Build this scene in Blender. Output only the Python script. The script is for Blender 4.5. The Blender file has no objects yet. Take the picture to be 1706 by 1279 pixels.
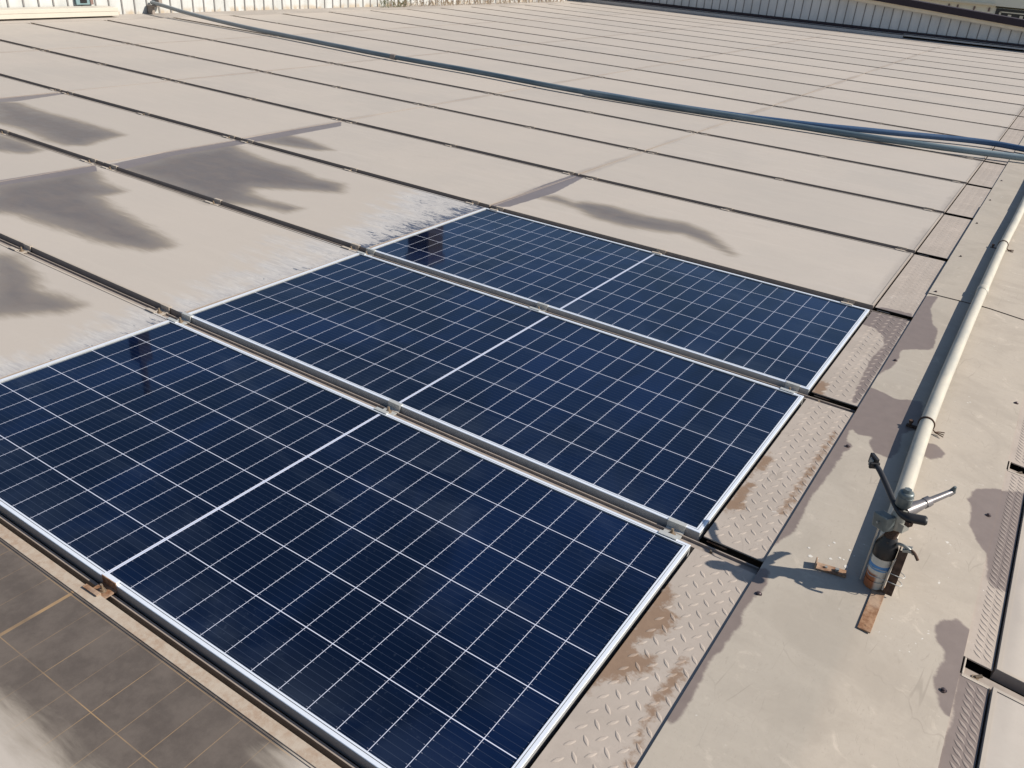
import bpy, bmesh, math, random
import numpy as np
from mathutils import Vector, Matrix
random.seed(7)
C = bpy.context.scene.collection
R = math.radians

# ---------------------------------------------------------------- camera, sky, sun, exposure
cam_d = bpy.data.cameras.new("camera"); cam = bpy.data.objects.new("camera", cam_d); C.objects.link(cam)
_r = (0.83165088, 0.55090174, 0.06974302); _u = (-0.31462939, 0.36398748, 0.87665356); _f = (-0.45756438, 0.75101291, -0.47604039)
cam.matrix_world = Matrix(((_r[0], _u[0], -_f[0], 0.50128), (_r[1], _u[1], -_f[1], -0.80632),
                           (_r[2], _u[2], -_f[2], 1.46622), (0, 0, 0, 1)))
cam_d.sensor_width = 36.0; cam_d.lens = 1375.05 / 1706 * 36.0
cam_d.clip_start = 0.02; cam_d.clip_end = 800
bpy.context.scene.camera = cam

SUN_AZ = R(63.7); SUN_EL = R(36.0)          # azimuth measured from +Y towards +X
w = bpy.data.worlds.new("World"); bpy.context.scene.world = w; w.use_nodes = True
nt = w.node_tree; bg = nt.nodes["Background"]
sky = nt.nodes.new("ShaderNodeTexSky"); sky.sky_type = 'NISHITA'; sky.sun_disc = False
sky.sun_elevation = SUN_EL; sky.sun_rotation = SUN_AZ; sky.air_density = 1.0; sky.dust_density = 0.6; sky.ozone_density = 2.0
nt.links.new(sky.outputs[0], bg.inputs[0]); bg.inputs[1].default_value = 0.082
sd = bpy.data.lights.new("sun", 'SUN'); sd.energy = 4.8; sd.angle = R(0.55); sd.color = (1.0, 0.93, 0.83)
so = bpy.data.objects.new("sun", sd); C.objects.link(so)
sv = Vector((math.sin(SUN_AZ) * math.cos(SUN_EL), math.cos(SUN_AZ) * math.cos(SUN_EL), math.sin(SUN_EL)))
so.rotation_euler = sv.to_track_quat('Z', 'Y').to_euler(); so.location = sv * 30
vs = bpy.context.scene.view_settings
vs.view_transform = 'Standard'; vs.look = 'None'; vs.gamma = 1.0; vs.use_curve_mapping = False; vs.exposure = 0.45

# ---------------------------------------------------------------- traced stains, in metres on the roof plane
WET_PANEL = [[(-6.811,2.718),(-6.625,2.842),(-6.199,2.81),(-5.721,2.828),(-5.296,2.812),(-5.18,2.799),(-5.128,2.606),(-5.062,2.443),(-5.132,2.355),(-5.331,2.346),(-5.695,2.397),(-6.146,2.367)],[(-6.873,2.782),(-6.855,3.319),(-6.78,3.347),(-6.685,2.876),(-6.735,2.709)],[(-5.709,2.164),(-5.411,2.194),(-5.106,2.157),(-5.085,2.051),(-5.178,1.998),(-5.309,1.951)],[(-4.52,1.465),(-4.503,1.745),(-4.547,2.089),(-4.412,2.097),(-4.193,1.995),(-3.957,1.968),(-3.951,1.912),(-3.949,1.823),(-3.788,1.767),(-3.497,1.703),(-3.22,1.651),(-2.996,1.592),(-3.021,1.484),(-3.147,1.44),(-3.302,1.391),(-3.52,1.39),(-3.733,1.357),(-3.92,1.358),(-4.131,1.263)],[(-4.602,1.599),(-4.558,2.192),(-4.424,2.119),(-4.493,1.54)],[(-4.375,2.252),(-4.476,2.619),(-4.461,3.196),(-4.31,3.14),(-3.998,3.064),(-3.71,3.068),(-3.434,2.999),(-3.223,3.02),(-3.096,2.887),(-3.242,2.792),(-3.339,2.717),(-3.452,2.625),(-3.532,2.569),(-3.425,2.46),(-3.3,2.442),(-3.027,2.469),(-3.031,2.38),(-3.194,2.348),(-3.33,2.289),(-3.428,2.184),(-3.718,2.201),(-4.045,2.232)],[(-4.518,2.263),(-4.572,2.77),(-4.557,3.332),(-4.57,3.882),(-4.557,4.412),(-4.435,4.285),(-4.43,3.771),(-4.432,3.263),(-4.459,2.701),(-4.355,2.252)],[(-4.444,3.423),(-4.467,3.723),(-4.25,3.723),(-3.91,3.632),(-3.983,3.542),(-4.241,3.472)],[(-3.476,0.977),(-3.366,1.01),(-3.24,0.986),(-3.075,0.937),(-2.916,0.864),(-2.788,0.893),(-2.661,0.895),(-2.657,0.814),(-2.725,0.737),(-2.762,0.676),(-2.817,0.612)],[(-2.283,3.299),(-2.293,3.688),(-2.314,4.024),(-2.311,4.406),(-2.22,4.436),(-2.156,3.921),(-2.17,3.667),(-2.188,3.413)],[(-2.199,3.736),(-2.106,3.837),(-1.94,3.785),(-1.905,3.855),(-1.74,3.903),(-1.482,3.869),(-1.235,3.923),(-1.063,3.853),(-0.915,3.697),(-0.814,3.585),(-0.959,3.653),(-1.164,3.724),(-1.304,3.661),(-1.49,3.605),(-1.699,3.612),(-1.866,3.706),(-2.016,3.736)],[(-1.515,-0.064),(-1.172,-0.069),(-1.125,-0.068),(-0.881,-0.069),(-0.667,-0.074),(-0.462,-0.073),(-0.483,-0.107),(-0.477,-0.137),(-0.42,-0.151),(-0.613,-0.293),(-0.662,-0.286),(-0.715,-0.303),(-0.775,-0.295),(-0.815,-0.3),(-0.848,-0.293),(-0.887,-0.291),(-0.954,-0.296),(-1.065,-0.312)]]
WET_CAP = [[(0.181,3.397),(0.179,3.662),(0.232,3.711),(0.232,3.51),(0.276,3.293),(0.304,3.258),(0.324,3.02),(0.313,2.984),(0.211,2.894),(0.218,2.795),(0.217,2.695),(0.174,2.516),(0.173,2.833)],[(0.171,2.255),(0.181,2.411),(0.23,2.399),(0.295,2.372),(0.375,2.42),(0.414,2.194),(0.384,2.168),(0.359,2.112),(0.373,1.971),(0.357,1.917),(0.316,1.924),(0.292,1.97),(0.293,2.031),(0.241,2.013),(0.204,2.053),(0.199,2.013),(0.205,1.931),(0.232,1.904),(0.22,1.844),(0.218,1.795),(0.214,1.684),(0.21,1.623),(0.202,1.491),(0.209,1.382),(0.21,1.296),(0.176,1.178),(0.17,1.35)],[(0.176,1.041),(0.205,1.073),(0.221,1.016),(0.206,0.938),(0.206,0.864),(0.214,0.827),(0.206,0.762),(0.206,0.722),(0.191,0.671),(0.202,0.619),(0.202,0.582),(0.206,0.536),(0.205,0.505),(0.198,0.457),(0.176,0.507)],[(0.444,2.096),(0.481,2.111),(0.506,2.081),(0.504,2.047),(0.478,2.009),(0.45,2.018)],[(0.646,1.805),(0.632,1.847),(0.634,1.904),(0.653,1.941),(0.692,1.973),(0.77,2.029),(0.785,1.838),(0.779,1.521),(0.775,1.461),(0.744,1.452),(0.729,1.481),(0.721,1.579),(0.683,1.634),(0.652,1.707)],[(0.639,1.153),(0.648,1.191),(0.678,1.218),(0.704,1.203),(0.717,1.17),(0.719,1.097),(0.72,1.004),(0.72,0.875),(0.696,0.891),(0.676,0.94),(0.663,0.983),(0.682,1.052),(0.667,1.09),(0.647,1.116)]]
WET_PLATE_R = [[(0.646,1.805),(0.632,1.847),(0.634,1.904),(0.653,1.941),(0.692,1.973),(0.77,2.029),(0.785,1.838),(0.779,1.521),(0.775,1.461),(0.744,1.452),(0.729,1.481),(0.721,1.579),(0.683,1.634),(0.652,1.707)],[(0.714,1.046),(0.774,1.03),(0.778,0.878),(0.769,0.746),(0.715,0.706),(0.72,0.875)]]
WET_PLATE_L = [[(0.005,3.231),(0.004,3.322),(0.052,3.366),(0.171,3.383),(0.171,3.137),(0.157,2.899),(0.125,3.009),(0.075,3.079),(0.018,3.088)],[(0.157,2.899),(0.171,3.137),(0.174,2.941),(0.17,2.633),(0.173,2.366),(0.168,2.258),(0.155,2.414),(0.139,2.702)]]
STAIN = [[(0.004,0.817),(0.016,0.865),(0.05,0.815),(0.042,0.782),(0.084,0.761),(0.085,0.711),(0.045,0.655),(0.036,0.608),(0.055,0.591),(0.095,0.606),(0.103,0.566),(0.062,0.513),(0.022,0.469),(0.017,0.422),(-0.006,0.426),(0.001,0.581)],[(-0.006,2.297),(0.023,2.367),(0.051,2.324),(0.05,2.239),(0.082,2.205),(0.023,2.195)],[(0.006,1.627),(0.025,1.674),(0.043,1.642),(0.037,1.576),(0.014,1.543),(0.016,1.458),(0.046,1.468),(0.043,1.384),(0.059,1.319),(0.023,1.277),(0.013,1.269)],[(0.161,1.851),(0.17,1.978),(0.172,1.811),(0.173,1.658),(0.17,1.487),(0.168,1.369),(0.154,1.357),(0.157,1.531),(0.159,1.661)],[(0.147,0.653),(0.171,0.61),(0.164,0.512),(0.162,0.431),(0.177,0.32),(0.171,0.315),(0.157,0.401),(0.142,0.495)]]

# panels lie on one plane; x to the right along the rows, y away from the camera
PW, PH, RP, CP = 2.278, 1.049, 1.116, 2.29
SK = 0.014                                   # the rows left of the clean panels run off by this slope

def sdf(px, py, polys):
    best = np.full(px.shape, -1.0)
    for P in polys:
        n = len(P); d = np.full(px.shape, 9.0); ins = np.zeros(px.shape, bool)
        for i in range(n):
            ax, ay = P[i]; bx, by = P[(i + 1) % n]
            ex, ey = bx - ax, by - ay
            t = np.clip(((px - ax) * ex + (py - ay) * ey) / (ex * ex + ey * ey + 1e-12), 0, 1)
            d = np.minimum(d, np.hypot(px - ax - t * ex, py - ay - t * ey))
            c = ((ay > py) != (by > py)) & (px < (bx - ax) * (py - ay) / ((by - ay) if by != ay else 1e-12) + ax)
            ins ^= c
        best = np.maximum(best, np.where(ins, d, -d))
    return np.clip(best, -0.3, 0.3)

# ---------------------------------------------------------------- mesh helpers
class MB:
    def __init__(s): s.v = []; s.f = []; s.m = []; s.sm = []
    def add(s, vs, fs, mi=0, smooth=False):
        b = len(s.v); s.v += [tuple(v) for v in vs]
        for f in fs: s.f.append(tuple(b + i for i in f)); s.m.append(mi); s.sm.append(smooth)
    def box(s, x0, x1, y0, y1, z0, z1, mi=0):
        s.add([(x0, y0, z0), (x1, y0, z0), (x1, y1, z0), (x0, y1, z0), (x0, y0, z1), (x1, y0, z1), (x1, y1, z1), (x0, y1, z1)],
              [(3, 2, 1, 0), (4, 5, 6, 7), (0, 1, 5, 4), (1, 2, 6, 5), (2, 3, 7, 6), (3, 0, 4, 7)], mi)
    def obox(s, c, ax, ay, az, mi=0):        # oriented box: centre and three half-axis vectors
        c = Vector(c); ax = Vector(ax); ay = Vector(ay); az = Vector(az)
        vs = [c + sx * ax + sy * ay + sz * az for sz in (-1, 1) for sx, sy in ((-1, -1), (1, -1), (1, 1), (-1, 1))]
        s.add(vs, [(3, 2, 1, 0), (4, 5, 6, 7), (0, 1, 5, 4), (1, 2, 6, 5), (2, 3, 7, 6), (3, 0, 4, 7)], mi)
    def tube(s, pts, rad, n=14, caps=True, mi=0, flat=1.0):
        pts = [Vector(p) for p in pts]; k = len(pts)
        rad = rad if isinstance(rad, (list, tuple)) else [rad] * k
        up = Vector((0, 0, 1)); prev = None; rings = []
        for i, p in enumerate(pts):
            t = (pts[min(i + 1, k - 1)] - pts[max(i - 1, 0)]).normalized()
            if prev is None:
                a = t.cross(up)
                if a.length < 1e-3: a = t.cross(Vector((1, 0, 0)))
            else:
                a = prev - t * prev.dot(t)
            a.normalize(); prev = a; b = a.cross(t)
            rings.append([p + rad[i] * (math.cos(q) * a + flat * math.sin(q) * b) for q in [2 * math.pi * j / n for j in range(n)]])
        vs = [v for r_ in rings for v in r_]
        fs = [(i * n + j, i * n + (j + 1) % n, (i + 1) * n + (j + 1) % n, (i + 1) * n + j) for i in range(k - 1) for j in range(n)]
        s.add(vs, fs, mi, True)
        if caps:
            s.add(rings[0], [tuple(range(n))[::-1]], mi); s.add(rings[-1], [tuple(range(n))], mi)
    def ring(s, c, axis, r0, r1, n=20, mi=0):   # torus
        c = Vector(c); axis = Vector(axis).normalized()
        a = axis.cross(Vector((0, 0, 1)))
        if a.length < 1e-3: a = Vector((1, 0, 0))
        a.normalize(); b = axis.cross(a); m = 8; vs = []; fs = []
        for i in range(n):
            q = 2 * math.pi * i / n; d = math.cos(q) * a + math.sin(q) * b
            for j in range(m):
                p = 2 * math.pi * j / m; vs.append(c + d * (r0 + r1 * math.cos(p)) + axis * (r1 * math.sin(p)))
        for i in range(n):
            for j in range(m):
                fs.append((i * m + j, ((i + 1) % n) * m + j, ((i + 1) % n) * m + (j + 1) % m, i * m + (j + 1) % m))
        s.add(vs, fs, mi, True)
    def prism(s, poly, z0, z1, mi=0):
        n = len(poly)
        s.add([(x, y, z0) for x, y in poly] + [(x, y, z1) for x, y in poly],
              [tuple(range(n))[::-1], tuple(range(n, 2 * n))] + [(i, (i + 1) % n, n + (i + 1) % n, n + i) for i in range(n)], mi)
    def mesh(s, name, mats):
        me = bpy.data.meshes.new(name); me.from_pydata(s.v, [], s.f)
        for m in (mats if isinstance(mats, (list, tuple)) else [mats]): me.materials.append(m)
        me.polygons.foreach_set('material_index', s.m); me.polygons.foreach_set('use_smooth', s.sm)
        me.update(); return me
    def build(s, name, mats, parent=None, loc=None):
        return link(name, s.mesh(name, mats), parent, loc)

def link(name, me, parent=None, loc=None):
    o = bpy.data.objects.new(name, me); C.objects.link(o)
    if parent: o.parent = parent
    if loc is not None: o.location = loc
    return o
def tag(o, label=None, cat=None, group=None, kind=None):
    if label: o['label'] = label
    if cat: o['category'] = cat
    if group: o['group'] = group
    if kind: o['kind'] = kind
    return o
def empty(name, loc, label, cat, group=None, rot=(0, 0, 0)):
    o = bpy.data.objects.new(name, None); C.objects.link(o); o.location = loc; o.rotation_euler = rot; o.empty_display_size = 0.1
    return tag(o, label, cat, group)
def attr(me, name, vals):
    a = me.attributes.new(name, 'FLOAT', 'POINT'); a.data.foreach_set('value', np.asarray(vals, dtype=np.float32))
def bevel(o, wd=0.002, seg=2):
    b = o.modifiers.new('bevel', 'BEVEL'); b.width = wd; b.segments = seg; b.limit_method = 'ANGLE'; return o
ORD = ['first', 'second', 'third', 'fourth', 'fifth', 'sixth', 'seventh', 'eighth', 'ninth', 'tenth', 'eleventh', 'twelfth', 'thirteenth',
       'fourteenth', 'fifteenth', 'sixteenth', 'seventeenth', 'eighteenth', 'nineteenth', 'twentieth', 'twenty-first']

# ---------------------------------------------------------------- material helpers
class N:
    def __init__(s, name):
        s.mat = bpy.data.materials.new(name); s.mat.use_nodes = True; s.t = s.mat.node_tree
        s.b = s.t.nodes['Principled BSDF']; s.b.inputs['Specular IOR Level'].default_value = 0.35
    def n(s, typ, **kw):
        x = s.t.nodes.new(typ)
        for k, v in kw.items(): setattr(x, k, v)
        return x
    def put(s, sock, v):
        if isinstance(v, bpy.types.NodeSocket): s.t.links.new(v, sock)
        elif isinstance(v, (tuple, list)) and len(v) == 3 and sock.type == 'RGBA': sock.default_value = (*v, 1)
        else: sock.default_value = v
    def m(s, op, a, b=None, c=None):
        x = s.n('ShaderNodeMath', operation=op); s.put(x.inputs[0], a)
        if b is not None: s.put(x.inputs[1], b)
        if c is not None: s.put(x.inputs[2], c)
        return x.outputs[0]
    def mix(s, f, a, b, mode='MIX'):
        x = s.n('ShaderNodeMix', data_type='RGBA', blend_type=mode)
        s.put(x.inputs[0], f); s.put(x.inputs[6], a); s.put(x.inputs[7], b); return x.outputs[2]
    def fmix(s, f, a, b):
        x = s.n('ShaderNodeMix', data_type='FLOAT'); s.put(x.inputs[0], f); s.put(x.inputs[2], a); s.put(x.inputs[3], b); return x.outputs[0]
    def step(s, v, a, b, lo=0.0, hi=1.0):
        x = s.n('ShaderNodeMapRange', interpolation_type='SMOOTHSTEP'); s.put(x.inputs[0], v); s.put(x.inputs[1], a); s.put(x.inputs[2], b)
        s.put(x.inputs[3], lo); s.put(x.inputs[4], hi); return x.outputs[0]
    def pos(s, kind='Object'):
        if kind == 'World': return s.n('ShaderNodeNewGeometry').outputs['Position']
        return s.n('ShaderNodeTexCoord').outputs[kind]
    def scale(s, v, sc):
        x = s.n('ShaderNodeMapping'); s.put(x.inputs[0], v); x.inputs[3].default_value = sc; return x.outputs[0]
    def noise(s, v, sc, det=4, rough=.55, dist=0.0):
        x = s.n('ShaderNodeTexNoise'); s.put(x.inputs['Vector'], v); x.inputs['Scale'].default_value = sc
        x.inputs['Detail'].default_value = det; x.inputs['Roughness'].default_value = rough; x.inputs['Distortion'].default_value = dist
        return x.outputs[0]
    def attr(s, name): return s.n('ShaderNodeAttribute', attribute_name=name).outputs['Fac']
    def bump(s, h, st=.3, d=.002):
        x = s.n('ShaderNodeBump'); x.inputs['Strength'].default_value = st; x.inputs['Distance'].default_value = d
        s.put(x.inputs['Height'], h); s.put(s.b.inputs['Normal'], x.outputs[0])
    def out(s, col=None, rough=None, metal=None, spec=None):
        if col is not None: s.put(s.b.inputs['Base Color'], col)
        if rough is not None: s.put(s.b.inputs['Roughness'], rough)
        if metal is not None: s.put(s.b.inputs['Metallic'], metal)
        if spec is not None: s.put(s.b.inputs['Specular IOR Level'], spec)
        return s.mat

DUST = (.425, .378, .330)
def cell_masks(g, p):
    """lines of a 26 x 6 half-cell panel in the panel's own coordinates"""
    sx = g.n('ShaderNodeSeparateXYZ'); g.put(sx.inputs[0], p); x, y = sx.outputs[0], sx.outputs[1]
    ax = g.m('ABSOLUTE', x)
    u = g.m('DIVIDE', g.m('SUBTRACT', ax, .004), .0861)
    fx = g.m('FRACT', u); dx = g.m('MULTIPLY', g.m('MINIMUM', fx, g.m('SUBTRACT', 1.0, fx)), .0861)
    v = g.m('DIVIDE', g.m('ADD', y, .5100), .1700)
    fy = g.m('FRACT', v); dy = g.m('MULTIPLY', g.m('MINIMUM', fy, g.m('SUBTRACT', 1.0, fy)), .1700)
    lx = g.step(dx, .0005, .0010, 1, 0); ly = g.step(dy, .0008, .0014, 1, 0)
    mid = g.step(ax, .0046, .0052, 1, 0); midcore = g.step(ax, .0014, .0019, 1, 0)
    edge = g.step(ax, 1.1228, 1.1236, 0, 1)
    grid = g.m('MAXIMUM', g.m('MAXIMUM', lx, ly), g.m('MAXIMUM', mid, edge))
    bb = g.m('FRACT', g.m('MULTIPLY', v, 9.0)); db = g.m('MULTIPLY', g.m('ABSOLUTE', g.m('SUBTRACT', bb, .5)), .01889)
    bus = g.step(db, .0004, .0008, 1, 0)
    tick = g.m('MULTIPLY', g.step(db, .0006, .0010, 1, 0), g.m('MULTIPLY', g.step(dx, .0060, .0066, 1, 0), g.step(dx, .0022, .0028, 0, 1)))
    cid = g.n('ShaderNodeCombineXYZ'); g.put(cid.inputs[0], g.m('FLOOR', g.m('MULTIPLY', u, g.m('SIGN', x)))); g.put(cid.inputs[1], g.m('FLOOR', v))
    wn = g.n('ShaderNodeTexWhiteNoise', noise_dimensions='3D'); g.put(wn.inputs[0], cid.outputs[0])
    return grid, midcore, bus, tick, wn.outputs[0]

def cell_color(g, p):
    grid, midcore, bus, tick, rnd = cell_masks(g, p)
    cell = g.mix(rnd, (.0013, .0044, .0195), (.0032, .0096, .0390))
    cloud = g.noise(p, 1.7, 3)
    cell = g.mix(g.step(cloud, .35, .7), cell, (.0016, .0056, .0230))
    cell = g.mix(g.step(g.noise(g.scale(g.pos('World'), (1.1, .7, 1)), 1.3, 4, .6, .7), .42, .62), cell, (.0008, .0024, .0105))
    c = g.mix(g.m('MULTIPLY', bus, .55), cell, (.036, .046, .072))
    c = g.mix(g.m('MULTIPLY', tick, .7), c, (.22, .23, .28))
    c = g.mix(g.m('MULTIPLY', grid, .92), c, (.66, .69, .80))
    return g.mix(g.m('MULTIPLY', midcore, .55), c, (.22, .26, .34))

def mat_clean_glass():
    g = N('clean_solar_glass'); p = g.pos('Object'); wp = g.pos('World')
    c = cell_color(g, p)
    # the thin film of dried wash water
    film = g.step(g.noise(g.scale(wp, (.7, 2.6, 1)), 1.6, 5, .65, 1.2), .50, .72)
    spots = g.m('MULTIPLY', g.step(g.noise(wp, 90, 2), .62, .72), g.step(g.noise(wp, 3.1, 3), .48, .62))
    sp = g.n('ShaderNodeSeparateXYZ'); g.put(sp.inputs[0], p)
    low = g.m('MULTIPLY', g.step(sp.outputs[1], -.33, -.50), g.step(g.noise(g.scale(wp, (1, .5, 1)), 5, 4), .38, .62))     # drying marks gathered along the lower edge
    fm = g.m('ADD', .001, g.m('ADD', g.m('MULTIPLY', film, .032), g.m('ADD', g.m('MULTIPLY', low, .030), g.m('MULTIPLY', spots, .03))))
    c = g.mix(fm, c, (.27, .34, .44))
    rough = g.m('ADD', .035, g.m('MULTIPLY', film, .05))
    g.bump(g.noise(wp, 3.5, 2), .05, .003)
    g.b.inputs['IOR'].default_value = 1.52
    g.b.inputs['Specular Tint'].default_value = (.52, .90, 1.25, 1)      # blue anti-reflection coating
    return g.out(c, rough, 0.0, .5)

def dust_layers(g, wp, tone=True, base=DUST):
    k = lambda f, t=0.0: (base[0] * f, base[1] * (f + t * .5), base[2] * (f + t))
    n1 = g.noise(wp, 1.1, 5, .65); n2 = g.noise(wp, 55, 3, .7); n3 = g.noise(g.scale(wp, (.55, 4.5, 1)), 3.2, 6, .7, .6)
    n4 = g.noise(g.scale(wp, (.5, 1.2, 1)), 6, 6, .75, 1.0); n5 = g.noise(g.scale(wp, (.12, 2.4, 1)), 30, 4, .7)
    c = g.mix(g.step(n1, .3, .7), k(1.0), k(.90, .03))
    c = g.mix(g.m('MULTIPLY', g.step(n3, .46, .78), .45), c, k(1.12, .03))
    c = g.mix(g.m('MULTIPLY', g.step(n4, .52, .74), .34), c, k(.80, .0))
    c = g.mix(g.m('MULTIPLY', g.step(n5, .55, .75), .16), c, k(.82, .04))
    c = g.mix(g.m('MULTIPLY', g.step(n2, .45, .75), .22), c, k(.80, -.03))
    if tone:
        oi = g.n('ShaderNodeObjectInfo').outputs['Random']
        c = g.mix(g.m('MULTIPLY', oi, .8), c, g.mix(g.m('FRACT', g.m('MULTIPLY', oi, 7.3)), k(.90, .015), k(1.05, -.02)))
    return c, n2

def wet_mask(g, wp, amp=.03, stretch=(.45, 1.5, 1), sharp=.006, lo=None, hi=None, bias=0.0):
    nz = g.noise(g.scale(wp, stretch), 22, 6, .66, .4); nz2 = g.noise(wp, 5, 3)
    d = g.m('ADD', g.m('ADD', g.attr('wet'), bias), g.m('ADD', g.m('MULTIPLY', g.m('SUBTRACT', nz, .5), amp * 2), g.m('MULTIPLY', g.m('SUBTRACT', nz2, .5), amp * .45)))
    core = g.step(d, -sharp, sharp) if lo is None else g.step(d, -.020, .045)
    return core if lo is None else (core, g.step(d, lo, hi))

def mat_dusty(name, special, tone=True, base=DUST, amp=.045):
    g = N(name); wp = g.pos('World')
    c, n2 = dust_layers(g, wp, tone, base); rough = .8
    so_ = g.n('ShaderNodeSeparateXYZ'); g.put(so_.inputs[0], g.pos('Object'))
    jg = g.m('MULTIPLY', g.step(g.m('ADD', g.m('ABSOLUTE', so_.outputs[0]), g.m('MULTIPLY', g.m('SUBTRACT', g.noise(wp, 7, 4), .5), .06)), 1.085, 1.125), g.step(g.noise(wp, .8, 2), .38, .56))
    c = g.mix(g.m('MULTIPLY', jg, .55), c, (.27, .24, .215))
    if special:
        p = g.pos('Object')
        # hosed zone next to the clean panels: pale greyish streaks, cells showing through close to the edge
        ws0 = g.attr('wash'); ws = g.m('ADD', ws0, g.m('MULTIPLY', g.m('MULTIPLY', g.m('SUBTRACT', g.noise(g.scale(wp, (.6, 1, 1)), 6.5, 4, .65), .5), 1.5), g.step(ws0, -.4, .3)))
        st = g.noise(g.scale(wp, (.34, 2.2, 1)), 24, 7, .76, .9); st2 = g.noise(g.scale(wp, (.25, 1.6, 1)), 9, 4, .6, .5)
        pale = g.m('MULTIPLY', g.step(g.m('ADD', ws, g.m('MULTIPLY', g.m('SUBTRACT', st2, .5), .9)), .15, .8), .75)
        c = g.mix(pale, c, g.mix(g.step(st, .35, .65), (.33, .325, .33), (.50, .485, .465)))
        bare = g.step(g.m('ADD', ws, g.m('MULTIPLY', g.m('SUBTRACT', st, .5), 3.4)), 1.04, 1.26)
        # cell lines ghosting through the dust on the old panel
        gh = g.attr('ghost'); grid, midcore, bus, tick, rnd = cell_masks(g, p)
        gl = g.m('MULTIPLY', g.m('MULTIPLY', grid, gh), g.step(g.noise(wp, 6, 3), .25, .75))
        core, wm = wet_mask(g, wp, amp, (.30, 1.7, 1), .03, -.070, .015)
        soft = g.step(g.noise(wp, 9, 4), .3, .75)
        wet = g.mix(soft, (.118, .103, .097), (.152, .131, .120))
        wet = g.mix(g.m('MULTIPLY', g.step(g.noise(wp, 34, 4, .7), .52, .72), .30), wet, (.095, .080, .075))
        wet = g.mix(g.m('MULTIPLY', g.step(g.noise(g.scale(wp, (.25, 1.8, 1)), 13, 5, .7), .45, .7), .4), wet, (.175, .145, .125))
        deep = g.step(g.m('ADD', g.attr('wet'), g.m('MULTIPLY', g.m('SUBTRACT', g.noise(g.scale(wp, (.4, 1, 1)), 7, 4), .5), .16)), .0, .17)
        wet = g.mix(deep, g.mix(.5, wet, (.235, .205, .175)), wet)
        wet = g.mix(g.m('MULTIPLY', gh, .85), wet, g.mix(g.step(g.noise(wp, 9, 6, .75), .35, .65), (.082, .066, .055), (.118, .096, .080)))
        wet = g.mix(core, (.255, .22, .18), wet)
        wet = g.mix(g.m('MULTIPLY', gl, .9), wet, (.36, .235, .12))
        c = g.mix(wm, c, wet); rough = g.fmix(core, .8, g.fmix(gh, g.fmix(soft, .40, .55), .62))
        bd = g.step(g.m('ADD', g.attr('band'), g.m('MULTIPLY', g.m('SUBTRACT', g.noise(wp, 16, 5, .65), .5), .022)), -.004, .005)
        c = g.mix(g.m('MULTIPLY', bd, .92), c, g.mix(g.noise(wp, 8, 3), (.125, .108, .112), (.175, .150, .150))); rough = g.fmix(bd, rough, .42)
        c = g.mix(g.m('MULTIPLY', bare, .88), c, (.030, .045, .085)); rough = g.fmix(bare, rough, .3)
    g.bump(n2, .12, .001)
    return g.out(c, rough, 0, .25)

def mat_plain(name, col, rough=.6, metal=0.0, var=.12, sc=30, spec=.35, bump=0.0, kind='World'):
    g = N(name); wp = g.pos(kind); n = g.noise(wp, sc, 4, .6)
    c = g.mix(n, tuple(k * (1 - var) for k in col), tuple(k * (1 + var) for k in col))
    if bump: g.bump(n, bump, .001)
    return g.out(c, rough, metal, spec)

def mat_sheet(name, base, plate=False):
    g = N(name); wp = g.pos('World'); c, n2 = dust_layers(g, wp, False, base)
    kk = lambda f: tuple(min(k * f, .62) for k in base)
    sc = g.step(g.noise(g.scale(wp, (5, 1.6, 1)), 16, 7, .78, 1.6), .56, .66)
    c = g.mix(g.m('MULTIPLY', sc, .50), c, kk(.70))
    pt = g.step(g.noise(wp, 11, 7, .72, .9), .56, .70); c = g.mix(g.m('MULTIPLY', pt, .70), c, kk(1.26))
    gr_ = g.step(g.noise(wp, 120, 4, .8), .60, .72); c = g.mix(g.m('MULTIPLY', gr_, .40), c, kk(.62))
    big = g.step(g.noise(wp, 3.4, 5, .65, .8), .44, .64); c = g.mix(g.m('MULTIPLY', big, .60), c, kk(.79))
    vo = g.n('ShaderNodeTexVoronoi', feature='DISTANCE_TO_EDGE'); g.put(vo.inputs['Vector'], g.mix(.06, g.scale(wp, (1.3, .5, 1)), g.n('ShaderNodeTexNoise').outputs['Color'])); vo.inputs['Scale'].default_value = 9
    scr = g.m('MULTIPLY', g.step(vo.outputs['Distance'], .016, .004), g.step(g.noise(wp, 5, 3), .52, .66)); c = g.mix(g.m('MULTIPLY', scr, .5), c, kk(.62))
    spk = g.m('MULTIPLY', g.step(g.noise(wp, 48, 2), .70, .74), g.step(g.noise(wp, 2.2, 2), .5, .62)); c = g.mix(g.m('MULTIPLY', spk, .7), c, (.62, .60, .56))
    sxx = g.n('ShaderNodeSeparateXYZ'); g.put(sxx.inputs[0], wp); c = g.mix(g.step(sxx.outputs[0], .44, .47, .16, 0), c, (base[0] * .86, base[1] * .93, base[2] * .97))
    wm = wet_mask(g, wp, .014, (1, 1, 1), .005, None, None, .009)
    wet = g.mix(g.noise(wp, 25, 3), (.158, .126, .112), (.205, .165, .146))
    c = g.mix(wm, c, wet); rough = g.fmix(wm, .78, .5)
    if plate:
        sn = g.noise(wp, 40, 5, .7)
        sm = g.step(g.m('ADD', g.attr('stain'), g.m('MULTIPLY', g.m('SUBTRACT', sn, .5), .085)), -.014, .012)
        c = g.mix(g.m('MULTIPLY', sm, .85), c, g.mix(sn, (.135, .075, .042), (.23, .145, .088)))
        gr = g.attr('lug'); c = g.mix(g.m('MULTIPLY', gr, .35), c, kk(1.12))
    g.bump(g.m('ADD', g.m('MULTIPLY', n2, .16), g.noise(g.scale(wp, (1.4, .6, 1)), 5, 3)), .35, .004)
    return g.out(c, rough, 0, .3)

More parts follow.
